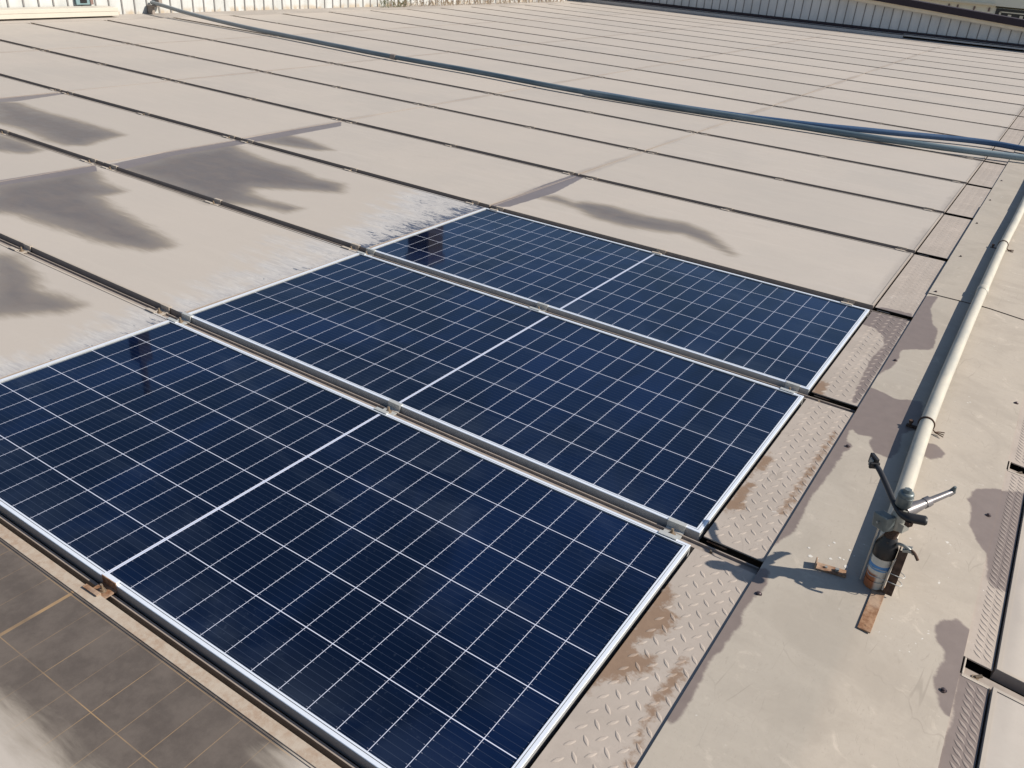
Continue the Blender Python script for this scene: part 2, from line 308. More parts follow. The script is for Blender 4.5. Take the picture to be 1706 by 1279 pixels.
def mat_rust(name, a=(.16, .075, .038), b=(.33, .20, .12), dust=.35):
    g = N(name); wp = g.pos('World'); n = g.noise(wp, 45, 6, .7)
    c = g.mix(g.step(n, .35, .65), a, b); c = g.mix(g.m('MULTIPLY', g.step(g.noise(wp, 11, 4), .45, .65), dust), c, (.42, .36, .29))
    g.bump(n, .4, .001); return g.out(c, .85, 0, .2)

M = {}
M['clean'] = mat_clean_glass()
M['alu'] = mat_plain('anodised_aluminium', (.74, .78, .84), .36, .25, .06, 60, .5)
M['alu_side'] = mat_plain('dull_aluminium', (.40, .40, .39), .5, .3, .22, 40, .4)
M['dust'] = mat_dusty('dusty_glass', False)
M['dust_s'] = mat_dusty('dusty_glass_stained', True)
M['dframe'] = mat_dusty('dusty_frame', False, True, (.42, .365, .305))
M['dframe_s'] = mat_dusty('dusty_frame_stained', True, True, (.42, .365, .305))
M['oldside'] = mat_plain('shade_toned_frame_side', (.25, .21, .18), .8, 0, .25, 25)  # brown darkened to carry the shade on frame sides in the panel gaps
M['rail'] = mat_plain('dusty_steel_rail', (.29, .245, .21), .75, 0, .28, 30)
M['strip'] = mat_rust('dusty_beige_strip', (.33, .245, .18), (.40, .335, .265), .55)
M['deck'] = mat_plain('roof_deck_dark', (.11, .095, .082), .9)
M['cap'] = mat_sheet('dusty_ridge_sheet', (.39, .338, .278))
M['plate'] = mat_sheet('dusty_checker_plate', (.385, .325, .275), True)
M['sheetedge'] = mat_plain('sheet_edge', (.12, .09, .075), .7)
M['seal'] = mat_plain('dusty_sealing_strip', (.22, .19, .165), .85)
M['clampm'] = mat_plain('galvanised_clamp', (.50, .50, .47), .45, .35, .2, 80)
M['clampd'] = mat_plain('dusty_clamp', (.40, .345, .285), .75, 0, .2, 80)
M['bolt'] = mat_plain('old_bolt', (.26, .20, .14), .5, .4, .3, 150)
M['dark'] = mat_plain('black_plastic', (.022, .021, .022), .45, 0, .2, 60)
M['gunmetal'] = mat_plain('weathered_grey_metal', (.13, .15, .15), .42, .35, .3, 90)
M['zinc'] = mat_plain('cast_zinc', (.30, .30, .275), .45, .4, .25, 90)
M['rust'] = mat_rust('rusty_steel')
M['rustdk'] = mat_rust('dark_rusty_steel', (.045, .026, .020), (.10, .058, .04), .08)
M['wire'] = mat_rust('rusty_wire', (.06, .035, .025), (.13, .075, .05), .0)
M['screw'] = mat_plain('dark_screw', (.10, .075, .075), .4, .5, .3, 200)
def mat_pvc():
    g = N('weathered_pvc'); wp = g.pos('World')
    n = g.noise(g.scale(wp, (1, .35, 1)), 14, 5, .65, .6)
    c = g.mix(g.step(n, .35, .7), (.48, .44, .36), (.38, .365, .315))
    c = g.mix(g.m('MULTIPLY', g.step(g.noise(wp, 60, 3), .6, .75), .25), c, (.36, .33, .28))
    return g.out(c, .5, 0, .4)
M['pvc'] = mat_pvc()
def mat_riser():
    g = N('rust_streaked_pvc'); wp = g.pos('World'); s = g.n('ShaderNodeSeparateXYZ'); g.put(s.inputs[0], wp)
    n = g.noise(g.scale(wp, (1, 1, .3)), 60, 4)
    # a run of rust below the blue band, on the side turned left
    f = g.m('MULTIPLY', g.step(s.outputs[2], .060, .050), g.step(g.m('ADD', g.m('SUBTRACT', .462, s.outputs[0]), g.m('MULTIPLY', g.m('SUBTRACT', n, .5), .012)), -.008, .002))
    c = g.mix(g.step(n, .4, .7), (.62, .58, .50), (.54, .50, .43)); c = g.mix(g.m('MULTIPLY', f, .95), c, g.mix(n, (.42, .125, .028), (.22, .06, .02)))
    return g.out(c, .55, 0, .35)
M['riser'] = mat_riser()
M['nozzle'] = mat_plain('weathered_nozzle', (.20, .185, .185), .4, .4, .35, 70)
M['flake'] = mat_plain('white_scale', (.56, .53, .48), .8)
M['blue'] = mat_plain('blue_band', (.10, .24, .45), .5, 0, .25, 90)
def mat_hose():
    g = N('faded_blue_pipe'); wp = g.pos('World'); s = g.n('ShaderNodeSeparateXYZ'); g.put(s.inputs[0], wp)
    n = g.noise(g.scale(wp, (.3, 1, 1)), 9, 4)
    c = g.mix(g.step(s.outputs[0], -11.0, -5.5), (.22, .24, .25), (.085, .125, .150))
    c = g.mix(g.step(s.outputs[0], -1.2, .2), c, (.19, .25, .27))
    c = g.mix(g.m('MULTIPLY', g.step(n, .4, .7), .35), c, (.26, .30, .32))
    return g.out(c, .5, 0, .4)
M['hose'] = mat_hose()
M['flathose'] = mat_plain('royal_blue_hose', (.040, .085, .165), .5, 0, .25, 18)
def mat_wall(name, a, b):
    g = N(name); wp = g.pos('World')
    n = g.noise(g.scale(wp, (1, 1, .25)), 5, 5, .6); c = g.mix(g.step(n, .35, .7), a, b)
    s = g.n('ShaderNodeSeparateXYZ'); g.put(s.inputs[0], wp)
    foot = g.m('MULTIPLY', g.step(s.outputs[2], .09, .0), g.step(g.noise(wp, 6, 4), .42, .62))
    c = g.mix(g.m('MULTIPLY', foot, .6), c, (.36, .25, .13))
    return g.out(c, .55, 0, .35)
M['wallwhite'] = mat_wall('white_corrugated_steel', (.52, .52, .50), (.42, .425, .405))
M['wallgrey'] = mat_wall('grey_corrugated_steel', (.64, .63, .61), (.54, .54, .53))
M['rib'] = mat_plain('shade_toned_wall_seam', (.22, .21, .20), .7)  # dark colour of the strips draws the shade in the wall sheet grooves
M['ledge'] = mat_plain('beige_gutter', (.50, .46, .39), .6, 0, .1, 3)
M['flash'] = mat_plain('pale_flashing', (.55, .50, .46), .6, 0, .15, 3)
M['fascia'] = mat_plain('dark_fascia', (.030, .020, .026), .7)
M['eave'] = mat_plain('cream_eave', (.74, .62, .45), .6, 0, .15, 6)
M['farwall'] = mat_plain('cream_render', (.82, .72, .56), .8, 0, .12, 1.5)
M['win'] = mat_plain('dark_window', (.015, .016, .018), .15, 0, .2, 3, .5)
M['teal'] = mat_plain('teal_frame', (.16, .24, .25), .6)
M['brown'] = mat_plain('brown_frame', (.20, .13, .11), .6)
M['ground'] = mat_plain('concrete_yard', (.22, .21, .19), .9, 0, .2, .5)
M['weed'] = mat_plain('dry_weed', (.30, .225, .15), .9, 0, .4, 9)
M['weedg'] = mat_plain('green_weed', (.14, .15, .08), .9, 0, .4, 9)
M['brick'] = mat_plain('sooty_brick', (.055, .042, .035), .9, 0, .3, 3)

# ---------------------------------------------------------------- setting
def sheet(name, x0, x1, y0, y1, z, m, kind='structure'):
    b = MB(); b.box(x0, x1, y0, y1, z - .02, z); return tag(b.build(name, m), kind=kind)
sheet('ground', -400, 400, -400, 400, -6.0, M['ground'])
sheet('roof', -12.3, 6.0, -6.0, 22.6, -.14, M['deck'])
sheet('roof_margin', -12.1, -11.46, -4.0, 22.15, -.012, M['dust'])
sheet('roof_edge', -11.455, .0, 21.30, 22.15, -.008, M['dust'])
sheet('roof_edge', -11.455, -2.30, 20.9, 21.295, -.004, M['dust']) if 0 else None

# ---------------------------------------------------------------- solar panels
def ring_mesh(name, W, H, prof, mats, topset, sub=0, world=None):
    hx, hy = W / 2, H / 2
    def side(n): return [i / n for i in range(n)]
    nx = max(1, sub); ny = max(1, sub // 2)
    per = [(-hx + 2 * hx * t, -hy) for t in side(nx)] + [(hx, -hy + 2 * hy * t) for t in side(ny)] + \
          [(hx - 2 * hx * t, hy) for t in side(nx)] + [(-hx, hy - 2 * hy * t) for t in side(ny)]
    b = MB(); n = len(per); rows = []
    for d, z in prof:
        rows.append([(max(-hx + d, min(hx - d, x)), max(-hy + d, min(hy - d, y)), z) for x, y in per])
    vs = [v for r_ in rows for v in r_]
    b.add(vs, [])
    for i in range(len(prof) - 1):
        for j in range(n):
            b.f.append((i * n + j, i * n + (j + 1) % n, (i + 1) * n + (j + 1) % n, (i + 1) * n + j)); b.m.append(0 if i in topset else 1); b.sm.append(False)
    return b.mesh(name, mats)
PROF_NEW = [(.012, -.036), (0, -.036), (0, -.0012), (.0010, 0), (.0098, 0), (.0102, -.0016), (.0114, -.0016), (.0118, 0), (.0160, 0), (.0164, -.0050)]
PROF_OLD = [(.012, -.036), (0, -.036), (0, -.0012), (.001, 0), (.010, 0), (.0106, -.0030)]
def glass_mesh(name, W, H, m, inset, z, step=0.0, world=None):
    hx, hy = W / 2 - inset, H / 2 - inset
    nx, ny = (1, 1) if not step else (int(2 * hx / step), int(2 * hy / step))
    xs = np.linspace(-hx, hx, nx + 1); ys = np.linspace(-hy, hy, ny + 1)
    X, Y = np.meshgrid(xs, ys); b = MB()
    b.v = [(float(x), float(y), z) for x, y in zip(X.ravel(), Y.ravel())]; q = nx + 1
    for j in range(ny):
        for i in range(nx): b.f.append((j * q + i, j * q + i + 1, (j + 1) * q + i + 1, (j + 1) * q + i)); b.m.append(0); b.sm.append(False)
    k = len(b.v)
    b.add([(-hx, -hy, z - .008), (hx, -hy, z - .008), (hx, hy, z - .008), (-hx, hy, z - .008)], [(3, 2, 1, 0)])
    me = b.mesh(name, m)
    return me
def stain_attrs(me, mw, polys, wash=None, ghost=False):
    co = np.empty(len(me.vertices) * 3); me.vertices.foreach_get('co', co); co = co.reshape(-1, 3)
    c, s = math.cos(mw[2]), math.sin(mw[2]); px = mw[0] + c * co[:, 0] - s * co[:, 1]; py = mw[1] + s * co[:, 0] + c * co[:, 1]
    bands = [polys[i] for i in (1, 4, 6, 9)]; rest = [p for i, p in enumerate(polys) if i not in (1, 4, 6, 9)]
    attr(me, 'wet', sdf(px, py, rest) + (.045 if ghost else 0.0)); attr(me, 'band', sdf(px, py, bands))
    w_ = np.zeros(len(px))
    if wash: w_ = np.clip(1 - (-2.296 - px) / np.interp(py, wash[0], wash[1]), -.5, 1) * wash[2]
    attr(me, 'wash', w_); attr(me, 'ghost', np.full(len(px), 1.0 if ghost else 0.0))

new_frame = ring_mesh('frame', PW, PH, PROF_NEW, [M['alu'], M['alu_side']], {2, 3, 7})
new_glass = glass_mesh('glass', PW, PH, M['clean'], .0158, -.0042)
OW, OH = 2.284, 1.049
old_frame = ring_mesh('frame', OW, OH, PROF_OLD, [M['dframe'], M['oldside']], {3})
old_glass = glass_mesh('glass', OW, OH, M['dust'], .0102, -.0022)

def panel_pose(r, c):
    x = -c * CP - PW / 2; y = r * RP + PH / 2; rot = 0.0
    if c > 0: y += SK * (-2.29 - x); rot = -SK
    return x, y, rot
CLEAN = {0: 'clean blue solar panel in front, nearest of the three washed ones',
         1: 'clean blue solar panel in the middle of the three washed ones',
         2: 'clean blue solar panel farthest back of the three washed ones'}
SPECIAL = {(-1, 0): 'dusty solar panel at the bottom left corner, dark wet with cell lines showing',
           (0, 1): 'dusty solar panel beside the nearest clean panel, dark wet patch at its left',
           (1, 1): 'dusty solar panel beside the middle clean panel, large dark wet tongue at left',
           (2, 1): 'dusty solar panel beside the farthest clean panel, scrubbed corner and dark wet patch',
           (3, 1): 'dusty solar panel with thin wet strip and one small wet patch at left end',
           (3, 0): 'dusty solar panel right behind the clean ones, with a long thin wet puddle',
           (2, 2): 'dusty solar panel at the left edge with a blurred dark wet patch',
           (1, 2): 'dusty solar panel cut by left frame edge with a short wet smear',
           (3, 2): 'dry dusty solar panel just behind the one with blurred wet patch'}
WASHW = {0: ([.2, .55, 1.05], [.16, .22, .32], .86), 1: ([1.1, 1.5, 2.2], [.24, .40, .75], .80), 2: ([2.2, 2.6, 3.3], [.30, .52, .85], 1.28)}
for r in range(-1, 19):
    for c in range(0, 5):
        if r < 0 and c > 1: continue
        x, y, rot = panel_pose(r, c)
        if c == 0 and 0 <= r <= 2:
            t = empty('solar_panel', (x, y, 0), CLEAN[r], 'solar panel', 'clean solar panels')
            link('frame', new_frame, t); link('glass', new_glass, t); continue
        if c in (1, 2, 3, 4) and r == 18 and c == 0: continue
        lab = SPECIAL.get((r, c)) or 'dry dusty solar panel, %s row from picture bottom, %s column from checker plate' % (ORD[r + 1], ORD[c])
        jit = random.uniform(-.0012, .0012)
        t = empty('solar_panel', (x, y, jit), lab, 'solar panel', 'dusty solar panels', (random.uniform(-.0008, .0008), random.uniform(-.0005, .0005), rot))
        if (r, c) in SPECIAL:
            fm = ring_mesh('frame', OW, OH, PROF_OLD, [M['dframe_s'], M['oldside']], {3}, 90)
            gm = glass_mesh('glass', OW, OH, M['dust_s'], .0102, -.0022, .018)
            for me in (fm, gm): stain_attrs(me, (x, y, rot), WET_PANEL, WASHW.get(r) if c == 1 else None, (r, c) == (-1, 0))
            link('frame', fm, t); link('glass', gm, t)
        else:
            link('frame', old_frame, t); link('glass', old_glass, t)

# panels on the far side of the ridge
TILT = R(5.0); RX = .465
def zr(x): return .006 - math.tan(TILT) * (x - RX)
for r, lab in ((-1, 'dusty solar panel beyond the ridge sheet, below the bottom right corner'), (0, 'dusty solar panel beyond the ridge sheet at the bottom right corner'),
               (1, 'dusty solar panel sliver beyond the ridge sheet at the right picture edge'), (2, 'dusty solar panel beyond the ridge sheet, past the right picture edge')):
    x = .7815 + math.cos(TILT) * OW / 2
    t = empty('solar_panel', (x, r * RP + PH / 2 - .01, zr(.7815) + .001 - math.sin(TILT) * OW / 2), lab, 'solar panel', 'dusty solar panels', (0, TILT, 0))
    link('frame', old_frame, t); link('glass', old_glass, t)

b = MB(); b.obox((.780 + 2.3 * math.cos(TILT), 12.5, zr(.7805) - .014 - 2.3 * math.sin(TILT)), (2.3 * math.cos(TILT), 0, -2.3 * math.sin(TILT)), (0, 9.15, 0), (0, 0, .012))
tag(b.build('roof_slope', M['dust']), kind='structure')

# sealing strips between columns
for c in range(1, 5):
    b = MB(); y0, y1 = -1.1, 21.2; x = -c * CP + .006
    for r in range(-1 if c < 2 else 0, 19):
        yy = r * RP + SK * max(0, -2.29 - x); b.box(x - .0035, x + .0035, yy + .002, yy + PH - .002, -.03, -.006)
    tag(b.build('sealing_strip', M['seal']), 'grey sealing strip in the joint between the %s and %s panel columns' % (ORD[c - 1], ORD[c]), 'sealing strip', 'sealing strips')

# ---------------------------------------------------------------- rails in the gaps between rows
def seam_y(k, x): return k * RP + PH + (RP - PH) / 2 + SK * max(0, -2.29 - x)
for k in range(-1, 18):
    b = MB(); xs = [.185, -2.29, -11.44]
    hw = .017 if k >= 0 else .004
    for a, c in ((0, 1), (1, 2)):
        if k < 0 and a == 1: xs2 = -4.5
        else: xs2 = xs[c]
        ya, yb = [q + (.0205 if k < 0 else 0) for q in (seam_y(k, xs[a]), seam_y(k, xs2))]
        for (o0, o1, zt, zb) in ((-hw, hw, -.026, -.10), (-hw, -hw + .004, -.018, -.026), (hw - .004, hw, -.018, -.026)) if k >= 0 else ((-hw, hw, -.024, -.10),):
            vs_ = [(xs[a], ya + o0, zb), (xs2, yb + o0, zb), (xs2, yb + o1, zb), (xs[a], ya + o1, zb), (xs[a], ya + o0, zt), (xs2, yb + o0, zt), (xs2, yb + o1, zt), (xs[a], ya + o1, zt)]
            b.add(vs_, [(0, 1, 2, 3), (7, 6, 5, 4), (4, 5, 1, 0), (5, 6, 2, 1), (6, 7, 3, 2), (7, 4, 0, 3)])
    tag(b.build('mounting_rail', M['rail']), 'dusty steel rail sunk in the %s panel gap from the picture bottom' % ORD[k + 1], 'rail', 'rails between the panel rows')
for k in (-1, 0, 1):
    b = MB(); y = k * RP + PH + .0335 - .01
    b.obox((.70 + .6, y, zr(1.3) - .055), (.6 * math.cos(TILT), 0, -.6 * math.sin(TILT)), (0, .016, 0), (0, 0, .03))
    tag(b.build('mounting_rail', M['rail']), ['dusty steel rail in the panel gap below the bottom right corner', 'dark steel rail in the panel gap at the bottom right corner', 'steel rail end at the right picture edge'][k + 1], 'rail', 'rails beyond the ridge')

# beige cover strip over the top edge of the old panel in the bottom left corner
b = MB(); b.box(-2.28, .010, -.0725, -.043, -.0008, .0016); b.box(-2.28, .010, -.0455, -.043, -.03, -.0008)
tag(bevel(b.build('cover_strip', M['strip']), .0008), 'dusty beige metal strip along the wet panel at the bottom left corner', 'cover strip')

# ---------------------------------------------------------------- clamps
def clamp_mesh(m, g=.067, L=.055):
    b = MB(); h = g / 2; l = L / 2; fl = .010
    b.box(-l, l, -h - fl, -h + .003, .0006, .0036); b.box(-l, l, h - .003, h + fl, .0006, .0036)
    b.box(-l, l, -h + .003, -h + .006, -.022, .0036); b.box(-l, l, h - .006, h - .003, -.022, .0036)
    b.box(-l, l, -h + .006, h - .006, -.022, -.019)
    return b.mesh('clamp', m)
def bolt_mesh(m):
    b = MB(); b.tube([(0, 0, -.019), (0, 0, -.012)], .0085, 6); b.tube([(0, 0, -.012), (0, 0, .001)], .0042, 8); b.tube([(0, 0, -.0188), (0, 0, -.0172)], .0115, 14)
    return b.mesh('bolt', m)
cm_new, cm_old = clamp_mesh(M['clampm']), clamp_mesh(M['clampd']); bm_ = bolt_mesh(M['bolt'])
cm_rust = clamp_mesh([M['rust'], M['alu']]); [setattr(cm_rust.polygons[i], 'material_index', 1) for i in range(6, 12)]
WHERE = ['right end', 'middle', 'left end']
for k in range(-1, 10):
    for c in range(0, 5):
        if k < 0 and c > 0: continue
        for q, off in enumerate((.085, 1.14, 2.19)):
            x = -c * CP - off + random.uniform(-.03, .03)
            if c == 0 and 0 <= k <= 1: x = -[.07, 1.143, 2.262][q] if k == 0 else -[.064, 1.22, 2.262][q]
            if k == -1: x = -[.07, 1.105, 2.2][q]
            clean = c == 0 and 0 <= k <= 1
            nm = 'rust brown mid clamp' if k < 0 else ('bright galvanised mid clamp' if clean else 'dusty mid clamp')
            o = link('clamp', cm_rust if k < 0 else (cm_new if clean else cm_old)); o.location = (x, seam_y(k, x), 0); o.rotation_euler[2] = (-SK if c else 0) + random.uniform(-.03, .03)
            if k == -1: o.scale[1] = .72; o.location[1] += .012; o.location[2] = .003
            tag(o, '%s, %s panel gap from picture bottom, %s column, %s' % (nm, ORD[k + 1], ORD[c], WHERE[q]), 'clamp', 'clamps between panel rows')
            if k <= 4: link('bolt', bm_, o)

# ---------------------------------------------------------------- checker plates
def plate_mesh(name, x0, x1, L, diag=False):
    """plate with raised lugs, origin at its near left corner; returns mesh and lug flags"""
    b = MB(); W = x1 - x0; nx, ny = int(W / .009), int(L / .011)
    xs = np.linspace(0, W, nx + 1); ys = np.linspace(0, L, ny + 1)
    b.v = [(float(x), float(y), 0.0) for y in ys for x in xs]; q = nx + 1
    for j in range(ny):
        for i in range(nx): b.f.append((j * q + i, j * q + i + 1, (j + 1) * q + i + 1, (j + 1) * q + i)); b.m.append(0); b.sm.append(False)
    nb = len(b.v)
    b.add([(0, 0, -.004), (W, 0, -.004), (W, L, -.004), (0, L, -.004), (0, 0, 0), (W, 0, 0), (W, L, 0), (0, L, 0)],
          [(0, 1, 5, 4), (1, 2, 6, 5), (2, 3, 7, 6), (3, 0, 4, 7), (3, 2, 1, 0)])
    flags = [0.0] * len(b.v)
    p = .0250 if not diag else .0225; hl, hw_, hz = .0158, .0050, .0012
    for j in range(-1, int(L / p) + 2):
        for i in range(-1, int(W / p) + 2):
            cx, cy = i * p + .010, j * p + .008
            if i % 2 != j % 2 and not diag: continue
            a = R(-45) if i % 2 == 0 or diag else R(56)
            ca, sa = math.cos(a), math.sin(a)
            if not (hl * .8 < cx < W - hl * .8 and hl * .8 < cy < L - hl * .8): continue
            K = 12; vs_ = []
            for ringf, z in ((1.0, .0), (.80, hz * .75), (.45, hz)):
                for t in range(K):
                    th = 2 * math.pi * t / K; ex = hl * ringf * math.cos(th); ey = hw_ * ringf * math.sin(th) * (1 - .35 * abs(math.cos(th)))
                    vs_.append((cx + ca * ex - sa * ey, cy + sa * ex + ca * ey, z + .0001))
            fs = [(r_ * K + t, r_ * K + (t + 1) % K, (r_ + 1) * K + (t + 1) % K, (r_ + 1) * K + t) for r_ in (0, 1) for t in range(K)] + [tuple(range(2 * K, 3 * K))]
            b.add(vs_, fs, 0, True); flags += [0.0] * K + [1.0] * (2 * K)
    return b, flags
def add_plate(r, shared=None):
    y0 = r * RP; L = PH
    if shared is None:
        b, fl = plate_mesh('checker_plate', .013, .196, L); me = b.mesh('checker_plate', M['plate'])
        co = np.array(b.v); attr(me, 'lug', fl)
        attr(me, 'wet', sdf(co[:, 0] + .013, co[:, 1] + y0, WET_PLATE_L) if r >= 0 else np.full(len(co), -.3))
        attr(me, 'stain', sdf(co[:, 0] + .013, co[:, 1] + y0, STAIN))
    else: me = shared
    o = link('checker_plate', me); o.location = (.013, y0, -.0045)
    lab = {-1: 'dusty checker plate just below the picture bottom', 0: 'dusty checker plate beside the nearest clean panel, brown rust stain on it', 1: 'dusty checker plate beside the middle clean panel',
           2: 'dusty checker plate beside the farthest clean panel, wet at its far end', 3: 'dusty checker plate just behind the wet one'}.get(r) or \
        'dusty checker plate, %s from the picture bottom along the ridge' % ORD[r + 1]
    if r >= 3: o.scale[2] = .5                  # the far ones are packed with dust
    tag(o, lab, 'checker plate', 'checker plates along the panels'); return me
sh = None
for r in range(-1, 19):
    if r <= 3: me = add_plate(r)
    else:
        if sh is None: sh = me.copy(); [sh.attributes.remove(sh.attributes[n]) for n in ('wet', 'stain')]; attr(sh, 'wet', [-.3] * len(sh.vertices)); attr(sh, 'stain', [-.3] * len(sh.vertices))
        add_plate(r, sh)
RIGHTP = {-1: 'narrow checker plate right of the ridge sheet, below the picture bottom', 0: 'narrow wet checker plate right of the ridge sheet at bottom right', 1: 'narrow checker plate right of the ridge sheet with wet far half',
          2: 'narrow checker plate right of the ridge sheet at the right picture edge'}
for r in range(-1, 3):
    b, fl = plate_mesh('checker_plate', .705, .776, PH, True); me = b.mesh('checker_plate', M['plate']); co = np.array(b.v); attr(me, 'lug', fl)
    attr(me, 'wet', sdf(co[:, 0] + .705, co[:, 1] + r * RP - .01, WET_PLATE_R)); attr(me, 'stain', [-.3] * len(co))
    o = link('checker_plate', me); o.location = (.705, r * RP - .01, zr(.705) - .008); o.rotation_euler = (0, TILT, 0)
    tag(o, RIGHTP[r], 'checker plate', 'narrow checker plates')

# ---------------------------------------------------------------- ridge sheet
def cap_part(y0, y1, lift, lab):
    xs = list(np.arange(.192, .7165, .012)); ys = np.linspace(y0, y1, max(2, int((y1 - y0) / .014))) if y1 < 6 else np.linspace(y0, y1, 8)
    b = MB(); q = len(xs)
    zf = lambda x: (.002 if x <= RX else zr(x) - .004) + lift
    # rounded fold
    def zz(x):
        d = (x - RX); 
        return zf(x) if abs(d) > .02 else (zf(RX - .02) * (.02 - d) + zf(RX + .02) * (.02 + d)) / .04 + .0003
    top = [(float(x), float(y), zz(x)) for y in ys for x in xs]
    b.v = list(top)
    for j in range(len(ys) - 1):
        for i in range(q - 1): b.f.append((j * q + i, j * q + i + 1, (j + 1) * q + i + 1, (j + 1) * q + i)); b.m.append(0); b.sm.append(True)
    # turned-down lips on the four sides give the sheet its thickness
    n0 = len(b.v); border = [(i, 0) for i in range(q)] + [(q - 1, j) for j in range(1, len(ys))] + [(i, len(ys) - 1) for i in range(q - 2, -1, -1)] + [(0, j) for j in range(len(ys) - 2, 0, -1)]
    ids = [j * q + i for i, j in border]; tv = [b.v[i] for i in ids]
    b.add(tv + [(x, y, z - .004) for x, y, z in tv], [((i + 1) % len(ids), i, len(ids) + i, len(ids) + (i + 1) % len(ids)) for i in range(len(ids))], 1)
    me = b.mesh('ridge_sheet', [M['cap'], M['sheetedge']]); co = np.array(b.v)
    attr(me, 'wet', sdf(co[:, 0], co[:, 1], WET_CAP) if y1 < 6 else np.full(len(co), -.3))
    return tag(link('ridge_sheet', me), lab, 'ridge sheet', 'ridge sheets')
cap_part(-2.0, 3.742, 0, 'bent beige ridge sheet in front, wet patches along its left edge')
cap_part(3.734, 5.95, .0045, 'bent dusty ridge sheet behind the first overlap joint')
cap_part(5.942, 12.0, 0, 'bent dusty ridge sheet where the blue pipes cross')
cap_part(11.99, 21.5, .0045, 'bent dusty ridge sheet farthest along the ridge')

# screws holding it
sm_ = MB(); sm_.tube([(0, 0, 0), (0, 0, .0012)], .0085, 14); sm_.tube([(0, 0, .0012), (0, 0, .0058)], .0052, 6); sm_.tube([(0, 0, .0058), (0, 0, .0068)], [.0045, .003], 6)
sme = sm_.mesh('screw', M['screw'])
SCR = [(.221, 2.749, 'beside the far wet patch'), (.229, 1.892, 'beside the middle clean panel'), (.223, .970, 'in the wet strip by the sprinkler shadow'), (.688, 1.80, 'in the round wet patch at right'),
       (.683, .945, 'in the kidney shaped wet patch'), (.690, 2.72, 'near the right picture edge'), (.222, 3.775, 'at the overlap joint'), (.24, 4.53, 'just behind the overlap joint'), (.225, 5.40, 'farther along, beside the pipe shadow'),
       (.222, 6.2, 'near the blue pipes'), (.222, 7.0, 'close in front of the blue pipe'), (.222, .1, 'on the strip at picture bottom')]
for x, y, lab in SCR:
    o = link('screw', sme); o.location = (x, y, (.0022 if x < RX else zr(x) - .0038) + (.0045 if 3.734 < y < 5.95 else 0)); o.rotation_euler = (random.uniform(-.25, .25), random.uniform(-.2, .2), random.random())
    tag(o, 'small dark roofing screw on the ridge sheet ' + lab, 'screw', 'screws in the ridge sheet')

# ---------------------------------------------------------------- white water pipe on the ridge
def smooth(pts, n=8):
    P = [Vector(p) for p in pts]; P = [2 * P[0] - P[1]] + P + [2 * P[-1] - P[-2]]; out = []
    for i in range(1, len(P) - 2):
        for j in range(n):
            t = j / n; a, b, c, d = P[i - 1:i + 3]
            out.append(.5 * ((2 * b) + (-a + c) * t + (2 * a - 5 * b + 4 * c - d) * t * t + (-a + 3 * b - 3 * c + d) * t ** 3))
    return out + [P[-2]]
PR = .0245; PZ = .0315
pp = [(.4600, 1.232, PZ), (.4450, 1.70, PZ + .001), (.4280, 2.20, PZ + .002), (.4210, 3.0, PZ + .001), (.4205, 3.9, PZ + .005), (.4230, 4.88, PZ + .005), (.4340, 5.6, PZ + .006), (.4420, 6.6, PZ + .003), (.4460, 7.62, PZ + .002)]
t = empty('water_pipe', (.46, 1.232, 0), 'long off white water pipe lying along the ridge sheet', 'pipe')
b = MB(); b.tube(smooth(pp, 8), PR, 24); o = b.build('pipe', M['pvc'], t); o.matrix_parent_inverse = Matrix.Translation((-.46, -1.232, 0))
def at_y(y):
    for a, c in zip(pp, pp[1:]):
        if a[1] <= y <= c[1]:
            f = (y - a[1]) / (c[1] - a[1]); return Vector([a[i] + f * (c[i] - a[i]) for i in range(3)])
for y in (3.88,):
    b = MB(); p = at_y(y); b.tube([p + Vector((0, -.035, 0)), p + Vector((0, -.033, 0)), p + Vector((0, .033, 0)), p + Vector((0, .035, 0))], [PR + .0008, PR + .0032, PR + .0032, PR + .0008], 24)
    o = b.build('socket', M['pvc'], t); o.matrix_parent_inverse = Matrix.Translation((-.46, -1.232, 0))
WT = {2.19: 'rusty wire tie around the white pipe, nearer one with a splayed end', 4.88: 'rusty wire tie around the white pipe, farther one'}
for y, lab in WT.items():
    p = at_y(y); t2 = empty('wire_tie', (p.x, p.y, .004), lab, 'wire tie', 'wire ties'); z0 = p.z - .004
    b = MB(); b.ring((0, 0, z0), (.12, 1, .05), PR + .0022, .0024, 28); b.ring((0, -.006, z0), (.05, 1, -.03), PR + .0022, .0022, 28); b.build('loop', M['wire'], t2)
    b = MB()
    for k in range(3):
        b.tube(smooth([(PR - .001, -.002 * k, z0 - .012), (PR + .010, -.004 * k, .006 + .003 * k), (PR + .022, .006 * (k - 1), .006 + .002 * k), (PR + .040, .010 * (k - 1) - .002, .004 + .004 * k)], 4), .0019, 7)
    b.build('twisted_end', M['wire'], t2)
    b = MB(); b.box(-.062, -.012, -.009, .009, .0005, .004); b.tube([(-.05, 0, .004), (-.05, 0, .016)], .0055, 6); b.tube([(-.05, 0, .016), (-.05, 0, .024)], .0085, 6); b.build('anchor_bolt', M['rustdk'], t2)

